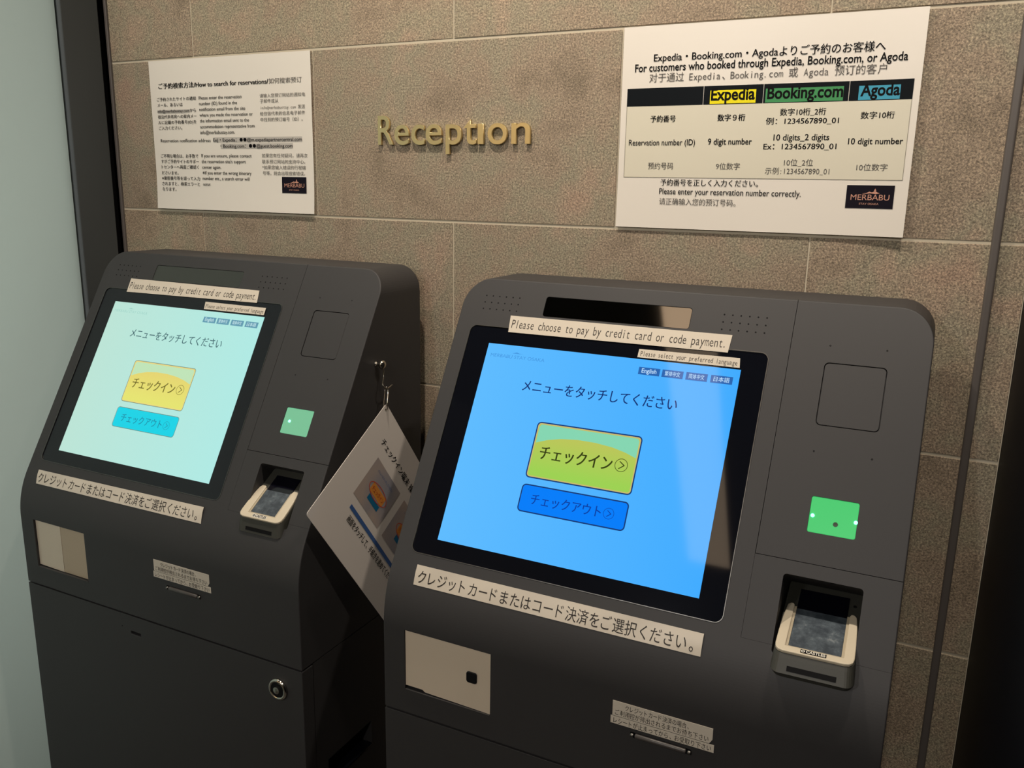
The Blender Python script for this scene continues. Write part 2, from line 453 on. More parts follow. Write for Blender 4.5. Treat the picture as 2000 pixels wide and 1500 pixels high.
RIGHT_LINES = [
    ('Expedia・Booking.com・Agodaよりご予約のお客様へ', -160.8, 161.5, 247.8, 13.8, 'm'),
    ('For customers who booked through Expedia, Booking.com, or Agoda', -189.8, 190.7, 233.5, 13.8, 'm'),
    ('对于通过 Expedia、Booking.com 或 Agoda 预订的客户', -167.0, 167.1, 218.9, 13.5, 's'),
    ('Expedia', -70.3, -6.7, 188.7, 20.3, 'b'),
    ('Booking.com', 10.7, 113.2, 188.7, 19.7, 'b'),
    ('Agoda', 135.6, 185.4, 189.0, 19.0, 'b'),
    ('予約番号', -161.2, -122.0, 161.1, 10.2, 'b'),
    ('数字９桁', -58.5, -18.4, 161.2, 9.9, 'b'),
    ('数字10桁_2桁', 30.6, 92.8, 167.2, 10.0, 'm'),
    ('例：1234567890_01', 11.8, 111.1, 155.2, 9.9, 'm'),
    ('数字10桁', 139.1, 181.9, 160.9, 9.6, 'm'),
    ('Reservation number (ID)', -194.2, -89.9, 126.2, 10.8, 'r'),
    ('9 digit number', -70.5, -6.1, 126.8, 10.8, 'm'),
    ('10 digits_2 digits', 24.3, 100.6, 132.2, 10.5, 'm'),
    ('Ex：1234567890_01', 11.2, 111.2, 120.0, 10.5, 'm'),
    ('10 digit number', 126.0, 196.4, 126.4, 10.1, 'm'),
    ('预约号码', -161.3, -121.6, 91.7, 10.4, 't'),
    ('9位数字', -56.0, -20.8, 92.0, 10.0, 't'),
    ('10位_2位', 42.0, 81.9, 97.6, 10.1, 't'),
    ('示例:1234567890_01', 15.7, 107.2, 85.8, 10.1, 's'),
    ('10位数字', 140.4, 180.4, 91.7, 9.8, 't'),
    ('予約番号を正しく入力ください。', -140.1, 7.7, 67.3, 10.3, 'm'),
    ('Please enter your reservation number correctly.', -141.2, 69.4, 53.6, 11.1, 'r'),
    ('请正确输入您的预订号码。', -140.3, -22.8, 38.6, 10.4, 't'),
]
MM = .001
def put_lines(root, g, lines, extra_soft=('t', 's')):
    for s, a, b, z, h, st in lines:
        lettering('text_line', [line_geo(s, a*MM, b*MM, z*MM, h*MM, st)], lambda x, z: g(x, z, .0013), M['ink_soft' if st in extra_soft else 'ink'], root)
def put_logo(root, g, x0, z0, x1, z1):
    bg, cop, pale = logo_geos(x0, z0, x1, z1)
    def sub(poly_geo): return poly_geo
    lettering('logo', bg, lambda x, z: g(x, z, .0011), M['logo'], root)
    lettering('logo_lettering', cop+pale, lambda x, z: g(x, z, .0013), M['copper'], root)
def grid_quad(x0, z0, x1, z1, n=8):
    V = [(x0+(x1-x0)*i/n, z) for z in (z0, z1) for i in range(n+1)]
    return V, [[i, i+1, n+2+i, n+1+i] for i in range(n)]

ln, g = notice(-.513, .004, .298, .0010, .0035, 'left white notice sheet headed How to search for reservations, on the tile wall')
lettering('grey_highlight', [grid_quad(-.0420, .1370, .1845, .1468), grid_quad(-.0237, .1249, .1610, .1349), grid_quad(-.1922, .1948, -.1024, .2020)],
          lambda x, z: g(x, z, .00090), M['hl_grey'], ln)
put_lines(ln, g, LEFT_LINES)
put_logo(ln, g, .1309, .0417, .1918, .0722)

rn, g = notice(.513, .003, .300, .0045, .0015, 'right white notice sheet with a black-headed table of reservation numbers, on the tile wall')
lettering('table_area', [grid_quad(-.2005, .0795, .2013, .1850, 16)], lambda x, z: g(x, z, .00085), M['cell'], rn)
lettering('table_border', [grid_quad(-.2005, .0795, .2013, .0800, 16), quad(-.2005, .0795, -.1999, .185), quad(.2007, .0795, .2013, .185)],
          lambda x, z: g(x, z, .0011), M['line'], rn)
lettering('table_header', [grid_quad(a, .1850, b, .2112, 5) for a, b in ((-.2005, -.0821), (-.0813, .0046), (.0054, .1203), (.1211, .2015))],
          lambda x, z: g(x, z, .00100), M['head'], rn)
lettering('yellow_highlight', [grid_quad(-.0718, .1860, -.0053, .2048)], lambda x, z: g(x, z, .0011), M['yellow'], rn)
lettering('green_highlight', [grid_quad(.0082, .1860, .1135, .2049)], lambda x, z: g(x, z, .0011), M['green'], rn)
lettering('cyan_highlight', [grid_quad(.1332, .1860, .1857, .2044)], lambda x, z: g(x, z, .0011), M['cyan'], rn)
put_lines(rn, g, RIGHT_LINES)
put_logo(rn, g, .1307, .0409, .1928, .0724)

# ------------------------------------------------------------------ kiosks
T = math.radians(30.07); sT, cT = math.sin(T), math.cos(T)
Z0 = 1.2821                       # height of the display's top edge above the floor
YF = -.1976                       # front face plane (local)
RAD = .17; VC = -YF/sT; V1 = VC - RAD*math.tan(T/2); ARC = RAD*T
def surf(u, s, h=0.0):
    """panel coordinates (u right, s down along the skin, h outward) -> kiosk-local point"""
    if s <= V1: return (u, -sT*s - cT*h, Z0 - cT*s + sT*h)
    a = min((s-V1)/RAD, T)
    # centre of arc
    cy = -sT*V1 + cT*RAD; cz = Z0 - cT*V1 - sT*RAD
    ang = T - a
    y = cy - math.cos(ang)*(RAD+h); z = cz + math.sin(ang)*(RAD+h)
    if s > V1+ARC: z -= s-V1-ARC
    return (u, y, z)
def P(u, v, h=0.0): return (u, -sT*v - cT*h, Z0 - cT*v + sT*h)
def Fp(u, z, h=0.0): return (u, YF-h, Z0+z)
UL, UR = -.0626, .600
ZS = -.5185                       # seam between housing and cabinet door
def panel_prism(poly, h0, h1): return prism_mesh(poly, lambda a, b: P(a, b, h0), lambda a, b: P(a, b, h1))
def front_prism(poly, h0, h1): return prism_mesh(poly, lambda a, b: Fp(a, b, h0), lambda a, b: Fp(a, b, h1))

def make_shell():
    prof = [(.0541, Z0+.0935), (.153, Z0+.0935), (.153, Z0+ZS), (YF, Z0+ZS)]
    n = 24
    prof += [surf(0, V1+ARC*(1-i/n))[1:] for i in range(n+1)]
    solid = prism_mesh(prof, lambda y, z: (UL, y, z), lambda y, z: (UR, y, z))
    hoop = prism_mesh(rrect(UL, Z0-.70, UR, Z0+.0908, .042, 16, (0, 0, 1, 1)), lambda x, z: (x, -.3, z), lambda x, z: (x, .16, z))
    s = boolean(solid, [hoop], 'INTERSECT')
    return with_bevel(s, .0016, 3, 40)

def build_kiosk(kind):
    """kind 'blue' (right kiosk) or 'mint' (left kiosk)"""
    left = kind == 'mint'
    if left:
        root = empty('checkin_kiosk', (-.64836, -.18883, FLOOR), .00589, 'left black self check-in kiosk with pale mint screen, laminated card hooked on its side', 'kiosk')
    else:
        root = empty('checkin_kiosk', (.17962, -.19646, FLOOR), .00997, 'right black self check-in kiosk with bright blue screen, nearer the camera', 'kiosk')
    shell = make_shell()
    scan_l = .4858 if left else .4877
    scan = [(scan_l, .151, .5424, .1954, .0025)]
    cut_common = []
    # housing
    cuts = [panel_prism(rrect(-.0376, -.0272, .4091, .3256, .011), -.010, .02),
            panel_prism(rrect(.0755, -.0820, .2965, -.0500, .004, 3), -.004, .02),
            panel_prism(rrect(.4695, .2499, .5595, .3440, .004, 3), -.105, .05),
            front_prism([(-.0268, -.3865), (.1118, -.3865), (.1118, -.4810), (-.0268, -.4810)], -.014, .02),
            front_prism(rrect(.312, -.4465, .391, -.4385, .002, 3), -.012, .02)]
    slab = panel_prism([(.4328, -.16), (.63, -.16), (.63, .2332), (.4328, .2332)], -.006, .05)
    slab2 = panel_prism([(.4328, .2332), (.63, .2332), (.63, .335), (.4328, .335)], -.006, .05)
    # countersunk speaker holes
    holes = []
    for ux in (-.0245, .3410):
        for i in range(6):
            for j in range(3):
                holes.append((ux+i*.0113, -.0760+j*.0108))
    me = boolean(shell, cuts + [slab, slab2])
    ho = link_obj('housing', me, M['paint'], root)
    # service panel (upper right)
    sp = panel_prism([(.4335, -.16), (.63, -.16), (.63, .2326), (.4335, .2326)], -.0059, .05)
    me = boolean(make_shell(), [sp], 'INTERSECT')
    me = boolean(me, [panel_prism(rrect(scan_l, .151, .5424, .1954, .0025, 4), -.02, .02),
                      panel_prism(rrect(.4780, -.0223, .5523, .0615, .006, 5), -.02, .02)])
    link_obj('service_panel', me, M['paint'], root)
    sp = panel_prism([(.4331, .2334), (.63, .2334), (.63, .3348), (.4331, .3348)], -.0059, .05)
    me = boolean(make_shell(), [sp], 'INTERSECT')
    me = boolean(me, [panel_prism(rrect(.4695, .2499, .5595, .36, .004, 3), -.05, .05)])
    link_obj('terminal_panel', me, M['paint'], root)
    link_obj('blank_plate', with_bevel(panel_prism(rrect(.4789, -.0214, .5514, .0606, .0055, 5), -.0058, -.0004), .0005, 1, 40), M['paint'], root)
    # small screws
    for i, (a, b) in enumerate(((.4816, -.0451), (.5487, -.0451), (.4816, .0954), (.5487, .0954))):
        link_obj('screw', lathe_mesh([(.0012, -.001), (.0012, .0002), (.0005, .0002), (.0004, -.0005)], P(a, b), (0, -cT, sT), 10), M['dark'], root)
    hm = []
    for a, b in holes: hm.append(lathe_mesh([(.00115, -.001), (.00115, .00025)], P(a, b), (0, -cT, sT), 8))
    sh = link_obj('speaker_holes', join_meshes(hm), M['dark'], root); sh['kind'] = 'stuff'
    # camera window strip
    cw = link_obj('camera_window', with_bevel(panel_prism(rrect(.0758, -.0817, .2962, -.0503, .004, 4), -.0038, -.0006), .0004, 1, 40), M['tint_mirror'], root)
    tag(cw, 'glossy black camera window above the screen')
    # glass front and thin metal rim
    rim_o, rim_i = rrect(-.0375, -.0271, .4090, .3255, .011), rrect(-.0366, -.0262, .4081, .3246, .0102)
    V, F = ring2d(rim_o, rim_i)
    n = len(rim_o)
    V3 = [P(a, b, .0007) for a, b in V[:n]] + [P(a, b, .0007) for a, b in V[n:]] + [P(a, b, -.004) for a, b in V[:n]] + [P(a, b, -.004) for a, b in V[n:]]
    F3 = F + [[i+2*n for i in f[::-1]] for f in F] + [[i, (i+1) % n, 2*n+(i+1) % n, 2*n+i] for i in range(n)] + [[n+i, 3*n+i, 3*n+(i+1) % n, n+(i+1) % n] for i in range(n)]
    rim = raw('screen_rim', V3, F3, M['steel'], root); fix_normals(rim.data)
    link_obj('screen_glass', panel_prism(rrect(-.0365, -.0261, .4080, .3245, .0101), -.0095, -.0008), M['glass_black'], root)
    # lit display and its graphics
    C = SCREEN[kind]
    disp = link_obj('display', panel_prism([(0, 0), (.376, 0), (.376, .3013), (0, .3013)], -.0035, -.0005), C['bg'], root)
    tag(disp, 'lit %s touch display' % ('pale mint' if left else 'bright blue'))
    def flat2(name, geos, m, h): return lettering(name, [([(x, y) for x, y in v], f) for v, f in geos], lambda x, y: P(x, y, h), m, disp)
    def txt(s, u0, u1, vb, em, st='m'):   # baseline region bottom at vb
        v, f = line_geo(s, u0, u1, -vb, em, st); return [(a, -b) for a, b in v], f
    def button(name, u0, v0, u1, v1, r, fill, line, lw=.0018 if not left else .0010):
        flat2(name, [ngon(rrect(u0, v0, u1, v1, r, 5))], fill, .0002)
        flat2(name+'_outline', [ring2d(rrect(u0-lw, v0-lw, u1+lw, v1+lw, r+lw, 5), rrect(u0, v0, u1, v1, r, 5))], line, .0003)
    button('check_in_button', .1112, .1109, .2631, .1889, .0045, C['yellow'], C['navy'])
    flat2('button_border', [ring2d(rrect(.1113, .1110, .2630, .1888, .0045, 5), rrect(.1128, .1125, .2615, .1873, .0035, 5))], C['border'], .0004)
    flat2('button_shine', [ngon([(.1135, .1400), (.1135, .1165), (.1160, .1130), (.2585, .1130), (.2610, .1165), (.2610, .1400), (.245, .1345), (.225, .1300), (.20, .1275), (.175, .1272), (.15, .1295), (.13, .1340)])], C['aqua'], .0003)
    button('check_out_button', .1107, .2015, .2635, .2373, .0045, C['checkout'], C['navy'])
    flat2('button_lettering', [txt('チェックイン', .1235, .2300, .1635, .0215, 'b'),
          ring2d(circle2d(.2430, .1525, .0092), circle2d(.2430, .1525, .0084)),
          ([(.2395, .1478), (.2405, .1470), (.2478, .1520), (.2478, .1528), (.2405, .1582), (.2395, .1574), (.2460, .1524)], [[0, 1, 2, 6], [6, 2, 3], [3, 4, 5, 6]])], C['olive'], .0005)
    flat2('button_lettering', [txt('チェックアウト', .1265, .2290, .2275, .0165, 'm'),
          ring2d(circle2d(.2400, .2195, .0076), circle2d(.2400, .2195, .0070)),
          ([(.2372, .2157), (.2380, .2151), (.2436, .2191), (.2436, .2199), (.2380, .2241), (.2372, .2235), (.2422, .2195)], [[0, 1, 2, 6], [6, 2, 3], [3, 4, 5, 6]])], C['outink'], .0005)
    flat2('display_heading', [txt('メニューをタッチしてください', .0725, .3015, .0682, .0185, 'm')], C['ink'], .0003)
    flat2('display_logo', [txt('MERBABU STAY OSAKA', .0085, .0965, .0215, .0065, 'l'), ngon([(.043, .0128), (.05, .0105), (.055, .0122), (.062, .0128)])], C['faint'], .0003)
    for (a, b, s) in ((.2388, .2690, 'English'), (.2722, .3015, '繁体中文'), (.3054, .3345, '简体中文'), (.3390, .3680, '日本語')):
        flat2('language_button', [ngon([(a, .0115), (b, .0115), (b, .0223), (a, .0223)])], C['lang'], .0002)
        pad = .004 if s != 'English' else .0045
        flat2('language_lettering', [txt(s, a+pad, b-pad, .0203, .0072 if s != 'English' else .0078, 'm')], C['langink'], .0004)
    # scanner window
    sw = link_obj('scanner_window', with_bevel(panel_prism(rrect(scan_l+.0002, .1512, .5422, .1952, .0024, 4), -.0055, -.0008), .0005, 1, 40), M['scan_pale' if left else 'scan'], root)
    tag(sw, 'square green glowing scanner window')
    cols = [(.4988 if left else .4917, .1740)] if left else [(.4917, .1748), (.5408, .1748)]
    for a, b in cols:
        link_obj('indicator_light', lathe_mesh([(.0023, 0), (.0022, .0008), (.0014, .0014), (.0001, .0016)], P(a, b, -.0009), (0, -cT, sT), 14), M['led'], sw)
    if not left:
        link_obj('sensor_eye', lathe_mesh([(.0030, 0), (.0028, .0003), (.0001, .0004)], P(.5187, .1812, -.0009), (0, -cT, sT), 16), M['eye'], sw)
    # coin / code reader plates in the square recess
    if left:
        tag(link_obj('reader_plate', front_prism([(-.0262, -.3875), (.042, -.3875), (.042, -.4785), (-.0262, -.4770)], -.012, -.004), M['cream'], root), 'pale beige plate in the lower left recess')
        link_obj('reader_plate', front_prism([(.0422, -.3875), (.1112, -.3875), (.1112, -.4785), (.0422, -.4785)], -.0125, -.0045), M['cream_dark'], root)  # darker half of one plate, its uneven reflection put into the colour
    else:
        tag(link_obj('reader_plate', front_prism([(-.0262, -.3870), (.1112, -.3870), (.1112, -.4792), (.006, -.4770), (.002, -.4740), (-.0262, -.4740)], -.010, -.0015), M['cream'], root), 'pale beige plate in the lower left recess')
        link_obj('dark_reflection', with_bevel(front_prism(rrect(.0745, -.4385, .0905, -.4220, .0035, 4), -.0015, .0010), .0006, 1, 40), M['dark'], root)  # nub added in place of a dark reflection in the plate
    link_obj('recess_lip', front_prism([(-.0262, -.4795), (.1112, -.4795), (.1112, -.4808), (-.0262, -.4808)], -.012, .0008), M['paint'], root)
    # receipt slot: little roller with end caps
    ax = (1, 0, 0); yy, zz = YF-.0005, Z0-.4425
    sl = link_obj('receipt_slot', lathe_mesh([(.0028, 0), (.0034, .0012), (.0034, .064), (.0028, .0652)], (.3190, yy, zz), ax, 14), M['slot'], root, False)
    for a in (.3125, .3860):
        link_obj('roller_cap', lathe_mesh([(.0016, 0), (.0027, .0006), (.0027, .0042), (.0016, .0050)], (a, yy-.0004, zz), ax, 12), M['steel'], sl, False)
    # lower cabinet and door
    cab = box_mesh(UL+.0004, UR-.0004, -.1702, .153, .03, Z0+ZS-.0012)
    cab = boolean(cab, [box_mesh(UR-.030, UR+.02, -.141, -.019, Z0-.763, Z0-.714)])
    link_obj('cabinet', cab, M['paint'], root)
    door = box_mesh(UL, UR, YF, -.1712, .045, Z0+ZS-.0022)
    door = with_bevel(boolean(door, [front_prism([(.2130, -.5500), (.2370, -.5500), (.2370, -.5560), (.2130, -.5560)], -.010, .02)]), .0012, 2, 40)
    dr = link_obj('door', door, M['paint'], root)
    link_obj('door_slot', front_prism([(.2132, -.5502), (.2368, -.5502), (.2368, -.5558), (.2132, -.5558)], -.0098, -.006), M['dark'], dr)
    link_obj('keyhole_cover', lathe_mesh([(.0012, 0), (.001, .0005)], Fp(.1914, -.5460), (0, -1, 0), 8), M['dark'], dr)
    lk = link_obj('lock', lathe_mesh([(.0185, 0), (.0185, .003), (.0165, .005), (.0138, .0052), (.0132, .0035), (.0001, .0035)], Fp(.5505, -.5635), (0, -1, 0), 36), M['chrome'], root, False)
    tag(lk, 'round chrome key lock')
    link_obj('lock_face', lathe_mesh([(.0130, .0), (.0128, .0012), (.0001, .0013)], Fp(.5505, -.5635, .0036), (0, -1, 0), 28), M['dark'], lk)
    link_obj('key_plug', boolean(lathe_mesh([(.0062, 0), (.0060, .0018), (.0001, .0020)], Fp(.5505, -.5635, .0048), (0, -1, 0), 20),
             [front_prism([(.5497, -.560), (.5513, -.560), (.5513, -.567), (.5497, -.567)], .0055, .02)]), M['chrome'], lk)
    link_obj('side_handle', box_mesh(UR-.0285, UR-.0265, -.138, -.022, Z0-.760, Z0-.717), M['dark'], root)
    link_obj('handle_lip', with_bevel(box_mesh(UR-.027, UR+.0012, -.1405, -.0195, Z0-.7625, Z0-.7585), .0008, 1), M['glass_black'], root)
    box('plinth', (UL+.02, UR-.02, -.15, .14, 0, .0298), M['dark'], root)
    # paper strips stuck on
    def curlf(c, s, t): return c*(.5+.5*math.sin(s*19+t*2.3))*(.4+.6*abs(s-.5)*2)*(1-t)
    def strip(poly_rows, m=None, curl=0.0, nm='label_strip'):
        """poly_rows: (uTL,vTL,uTR,vTR,uBR,vBR,uBL,vBL)"""
        a = poly_rows; n = 30; V, F = [], []
        for hh in (0.0003, .0008):
            for j in range(4):
                t = j/3
                for i in range(n+1):
                    s = i/n
                    u = (1-t)*((1-s)*a[0]+s*a[2]) + t*((1-s)*a[6]+s*a[4]); v = (1-t)*((1-s)*a[1]+s*a[3]) + t*((1-s)*a[7]+s*a[5])
                    w = curlf(curl, s, t)
                    V.append(surf(u, v, hh+w))
        N = 4*(n+1)
        for j in range(3):
            for i in range(n):
                q = j*(n+1)+i; F += [[q, q+n+1, q+n+2, q+1], [N+q, N+q+1, N+q+n+2, N+q+n+1]]
        ring = list(range(n)) + [j*(n+1)+n for j in range(3)] + [3*(n+1)+i for i in range(n, 0, -1)] + [j*(n+1) for j in range(3, 0, -1)]
        for p, q in zip(ring, ring[1:]+ring[:1]):
            c = len(V); V += [V[p], V[q], V[N+q], V[N+p]]; F.append([c, c+1, c+2, c+3])
        return raw(nm, V, F, m or M['paper2'], root, False)
    def stext(par, s, u0, v0, u1, v1, em, st, h=.00095, m=None, curl=0.0):
        """text bottom-left (u0,v0) to bottom-right (u1,v1)"""
        v, f = line_geo(s, 0, 1, 0, 1, st)
        pts = [surf(u0+(u1-u0)*a, v0+(v1-v0)*a - b*em, h+curlf(curl, a, max(0, .85-b*.7))) for a, b in v]
        raw('printed_text', pts, f, m or M['ink_label'], par)
    if left:
        A = strip((.0202, -.0494, .3456, -.0479, .3492, -.0244, .0215, -.0212)); tag(A, 'upper paper strip reading Please choose to pay by credit card or code payment')
        stext(A, 'Please choose to pay by credit card or code payment.', .0245, -.0268, .3470, -.0275, .0185, 'typed')
        B = strip((.2299, -.0170, .3735, -.0166, .3739, -.0030, .2320, -.0027)); tag(B, 'small paper strip reading Please select your preferred language')
        stext(B, 'Please select your preferred language', .2340, -.0045, .3710, -.0048, .0098, 'typed')
        D = strip((-.0279, .3440, .3847, .3399, .3875, .3669, -.0253, .3694), None, .0032); tag(D, 'long Japanese paper strip below the screen')
        stext(D, 'クレジットカードまたはコード決済をご選択ください。', -.0235, .3665, .3855, .3640, .0190, 'typed', curl=.0032)
        dz = .0045; du = -.0020
    else:
        A = strip((.0248, -.0464, .3569, -.0471, .3550, -.0218, .0275, -.0199)); tag(A, 'upper paper strip reading Please choose to pay by credit card or code payment')
        stext(A, 'Please choose to pay by credit card or code payment.', .0300, -.0250, .3530, -.0262, .0185, 'typed')
        B = strip((.2335, -.0143, .3724, -.0157, .3741, -.0021, .2331, -.0020)); tag(B, 'small paper strip reading Please select your preferred language')
        stext(B, 'Please select your preferred language', .2365, -.0035, .3705, -.0040, .0098, 'typed')
        D = strip((-.0194, .3413, .3903, .3411, .3902, .3685, -.0193, .3695), None, .0032); tag(D, 'long Japanese paper strip below the screen')
        stext(D, 'クレジットカードまたはコード決済をご選択ください。', -.0155, .3665, .3890, .3660, .0190, 'typed', curl=.0032)
        dz = 0.0; du = 0.0
    def fstrip(u0, z0, u1, z1, cutc=0, h=.0004):
        poly = [(u0, z0), (u1, z0), (u1, z1+cutc), (u1-cutc*.6, z1), (u0, z1)] if cutc else [(u0, z0), (u1, z0), (u1, z1), (u0, z1)]
        return link_obj('label_strip', front_prism(poly, .0001, .0001+h), M['paper2'], root)
    def ftext(par, s, u0, u1, zb, em):
        v, f = line_geo(s, u0, u1, zb, em, 'typed'); raw('printed_text', [Fp(a, b, .0009) for a, b in v], f, M['ink_label'], par)
    N1 = fstrip(.2875+du, -.4012+dz, .4150+du, -.4222+dz, .006)
    ftext(N1, 'クレジットカード決済の場合、', .3035+du, .3890+du, -.4115+dz, .0082)
    ftext(N1, 'ご利用控が排出されるまでお待ち下さい', .2905+du, .4110+du, -.4207+dz, .0082)
    N2 = fstrip(.2855+du, -.4230+dz, .4175+du, -.4335+dz)
    ftext(N2, 'レシートが止まってから、お受取り下さい', .2885+du, .4150+du, -.4326+dz, .0084)
    tag(N1, 'two-line Japanese paper note above the receipt slot'); tag(N2, 'one-line Japanese paper note above the receipt slot')
    build_terminal(root, left)
    return root

def build_terminal(root, left):
    if left:
        uc, yb, zb, tau, psi = .5103, -.1800, Z0-.2888, 1.0018, .0105
        w, L, sw, sb, sm, st, top, fd, g = .0425, .0623, .0245, .0113, .0575, .0887, .104, .0175, -.0150
    else:
        uc, yb, zb, tau, psi = .5177, -.1900, Z0-.2831, 1.3582, .0252
        w, L, sw, sb, sm, st, top, fd, g = .0430, .0878, .0288, .0119, .0826, .1227, .146, .0180, -.0147
    ex = Vector((math.cos(psi), math.sin(psi), 0)); fw = Vector((math.sin(psi), -math.cos(psi), 0))
    up = -fw*math.sin(tau)+Vector((0, 0, math.cos(tau))); nn = fw*math.cos(tau)+Vector((0, 0, math.sin(tau)))
    O = Vector((uc, yb, zb))
    Q = lambda a, s, h=0.0: O + ex*a + up*s + nn*h
    pt = bpy.data.objects.new('payment_terminal', None); COL.objects.link(pt); pt.parent = root; pt.empty_display_size = .03
    tag(pt, 'small cream and grey card payment terminal in the opening')
    def pr(poly, h0, h1): return prism_mesh(poly, lambda a, b: Q(a, b, h0), lambda a, b: Q(a, b, h1))
    n = 6
    t0 = rrect(-w-.0002, .0002, w+.0002, top, .009, n); t1 = rrect(-w-.0010, -.0035, w+.0010, top, .010, n); t2 = rrect(-w-.0022, g, w+.0022, top, .010, n); t3 = rrect(-w, g+.004, w, top, .010, n)
    k = len(t0)
    V = [Q(a, b, -.0012) for a, b in t0] + [Q(a, b, -.0050) for a, b in t1] + [Q(a, b, -fd) for a, b in t2] + [Q(a, b, -fd-.008) for a, b in t3]
    F = [list(range(k)), list(range(3*k, 4*k))[::-1]] + [[q*k+i, (q+1)*k+i, (q+1)*k+(i+1) % k, q*k+(i+1) % k] for q in range(3) for i in range(k)]
    o = raw('terminal_body', V, F, M['term_grey'], pt); fix_normals(o.data)
    s0 = -.0035+(g+.0035)*.45; s1 = -.0035+(g+.0035)*.80; h0 = -.005-(fd-.005)*.45; h1 = -.005-(fd-.005)*.80
    fn_ = (up*(h0-h1)*-1 + nn*(s0-s1)).normalized()
    if fn_.dot(fw) < 0: fn_ = -fn_
    slot = [Q(-.62*w, s0, h0), Q(.62*w, s0, h0), Q(.62*w, s1, h1), Q(-.62*w, s1, h1)]
    V = [p + fn_*.0004 for p in slot] + [p - fn_*.003 for p in slot]
    o = raw('card_slot', V, [[0, 1, 2, 3], [7, 6, 5, 4], [0, 4, 5, 1], [1, 5, 6, 2], [2, 6, 7, 3], [3, 7, 4, 0]], M['dark'], pt); fix_normals(o.data)
    e = .0022
    outer = [(-w+.0065, L+.001), (-w+.0035, L-.003), (-w+.0012, L*.72), (-w+.0002, L*.4), (-w, .012), (-w+.0010, .0055), (-w+.0045, .0015), (-w+.010, 0),
             (w-.010, 0), (w-.0045, .0015), (w-.0010, .0055), (w, .012), (w-.0002, L*.4), (w-.0012, L*.72), (w-.0035, L-.003), (w-.0065, L+.001)]
    iw = sw+.0028
    inner = [(iw+.0015, L+.001), (iw, L-.002), (iw, sb-e), (-iw, sb-e), (-iw, L-.002), (-iw-.0015, L+.001)]
    link_obj('terminal_frame', with_bevel(pr(outer+inner, -.0012, .0030), .0011, 2, 25), M['term_cream'], pt)
    link_obj('inner_frame', pr([(-iw, sb-e), (iw, sb-e), (iw, L-.003), (sw, L-.003), (sw, sb), (-sw, sb), (-sw, L-.003), (-iw, L-.003)], -.0010, .0014), M['term_cream2'], pt)
    link_obj('terminal_screen', pr([(-sw, sb), (sw, sb), (sw, st), (-sw, st)], -.0011, .0002), M['term_screen'], pt)
    link_obj('screen_film', pr([(-sw+.0002, sb+.0002), (sw-.0002, sb+.0002), (sw-.0002, sm), (-sw+.0002, sm)], .0003, .0006), M['film'], pt)
    link_obj('sensor_dot', lathe_mesh([(.0022, 0), (.0020, .0006), (.0001, .0007)], Q(w-.0075, L+.022, -.0011), nn, 12), M['dark'], pt)
    link_obj('maker_badge', pr(rrect(-.0145, .0022, .0135, .0080, .0006, 2), .0028, .0034), M['ink'] if not left else M['term_white'], pt)
    v, f = line_geo('CASTLES', -.0085, .0125, .0024, .0056, 'b')
    v2, f2 = ring2d(circle2d(-.0117, .0051, .0021, 14), circle2d(-.0117, .0051, .0010, 14))
    raw('badge_lettering', [Q(a, b, .0036) for a, b in v+v2], f+[[i+len(v) for i in q] for q in f2], M['term_white'] if not left else M['ink'], pt)

def emis(name, col, st=1.0, rough=.06):
    m = mat(name, (0, 0, 0, 1), rough, spec=.5, emit=col, es=st); return m
def emis_gradient(name, root_x, c_a, c_b, rng=(0, .376), axis='u'):
    m = emis(name, c_a)
    tc = node(m, 'ShaderNodeTexCoord'); sep = node(m, 'ShaderNodeSeparateXYZ'); link(m, tc.outputs['Object'], sep.inputs[0])
    mp = node(m, 'ShaderNodeMapRange')
    lo, hi = rng if axis == 'u' else (Z0-cT*rng[0], Z0-cT*rng[1])
    mp.inputs[1].default_value = lo; mp.inputs[2].default_value = hi; link(m, sep.outputs[0 if axis == 'u' else 2], mp.inputs[0])
    r = ramp(m, [(0, c_a), (1, c_b)], mp.outputs[0]); link(m, r.outputs[0], bsdf(m).inputs['Emission Color'])
    return m
M['scan'] = mat('backlit_green_acrylic', srgb(44, 112, 66), .25, emit=(.045, .47, .125, 1), es=1.0)
M['scan_pale'] = mat('backlit_pale_green_acrylic', srgb(84, 122, 98), .25, emit=(.12, .38, .22, 1), es=1.0)
M['led'] = mat('green_indicator', srgb(120, 255, 200), .4, emit=(.10, 1.0, .52, 1), es=7)
M['eye'] = mat('scanner_eye', srgb(50, 70, 50), .4)
M['slot'] = mat('slot_roller', srgb(70, 66, 64), .35, spec=.5)
M['term_cream2'] = mat('terminal_inner_edge', srgb(186, 174, 150), .4)
M['term_white'] = mat('badge_white', srgb(230, 226, 215), .4)
film = mat('scratched_protective_film', srgb(74, 84, 92), .5, spec=.3); M['film'] = film
fn = noise(film, 60, 5, .7, world_pos(film)); fr = ramp(film, [(.40, srgb(58, 66, 74)), (.60, srgb(86, 96, 104)), (.72, srgb(128, 136, 140))], fn.outputs[0])
link(film, fr.outputs[0], bsdf(film).inputs['Base Color'])
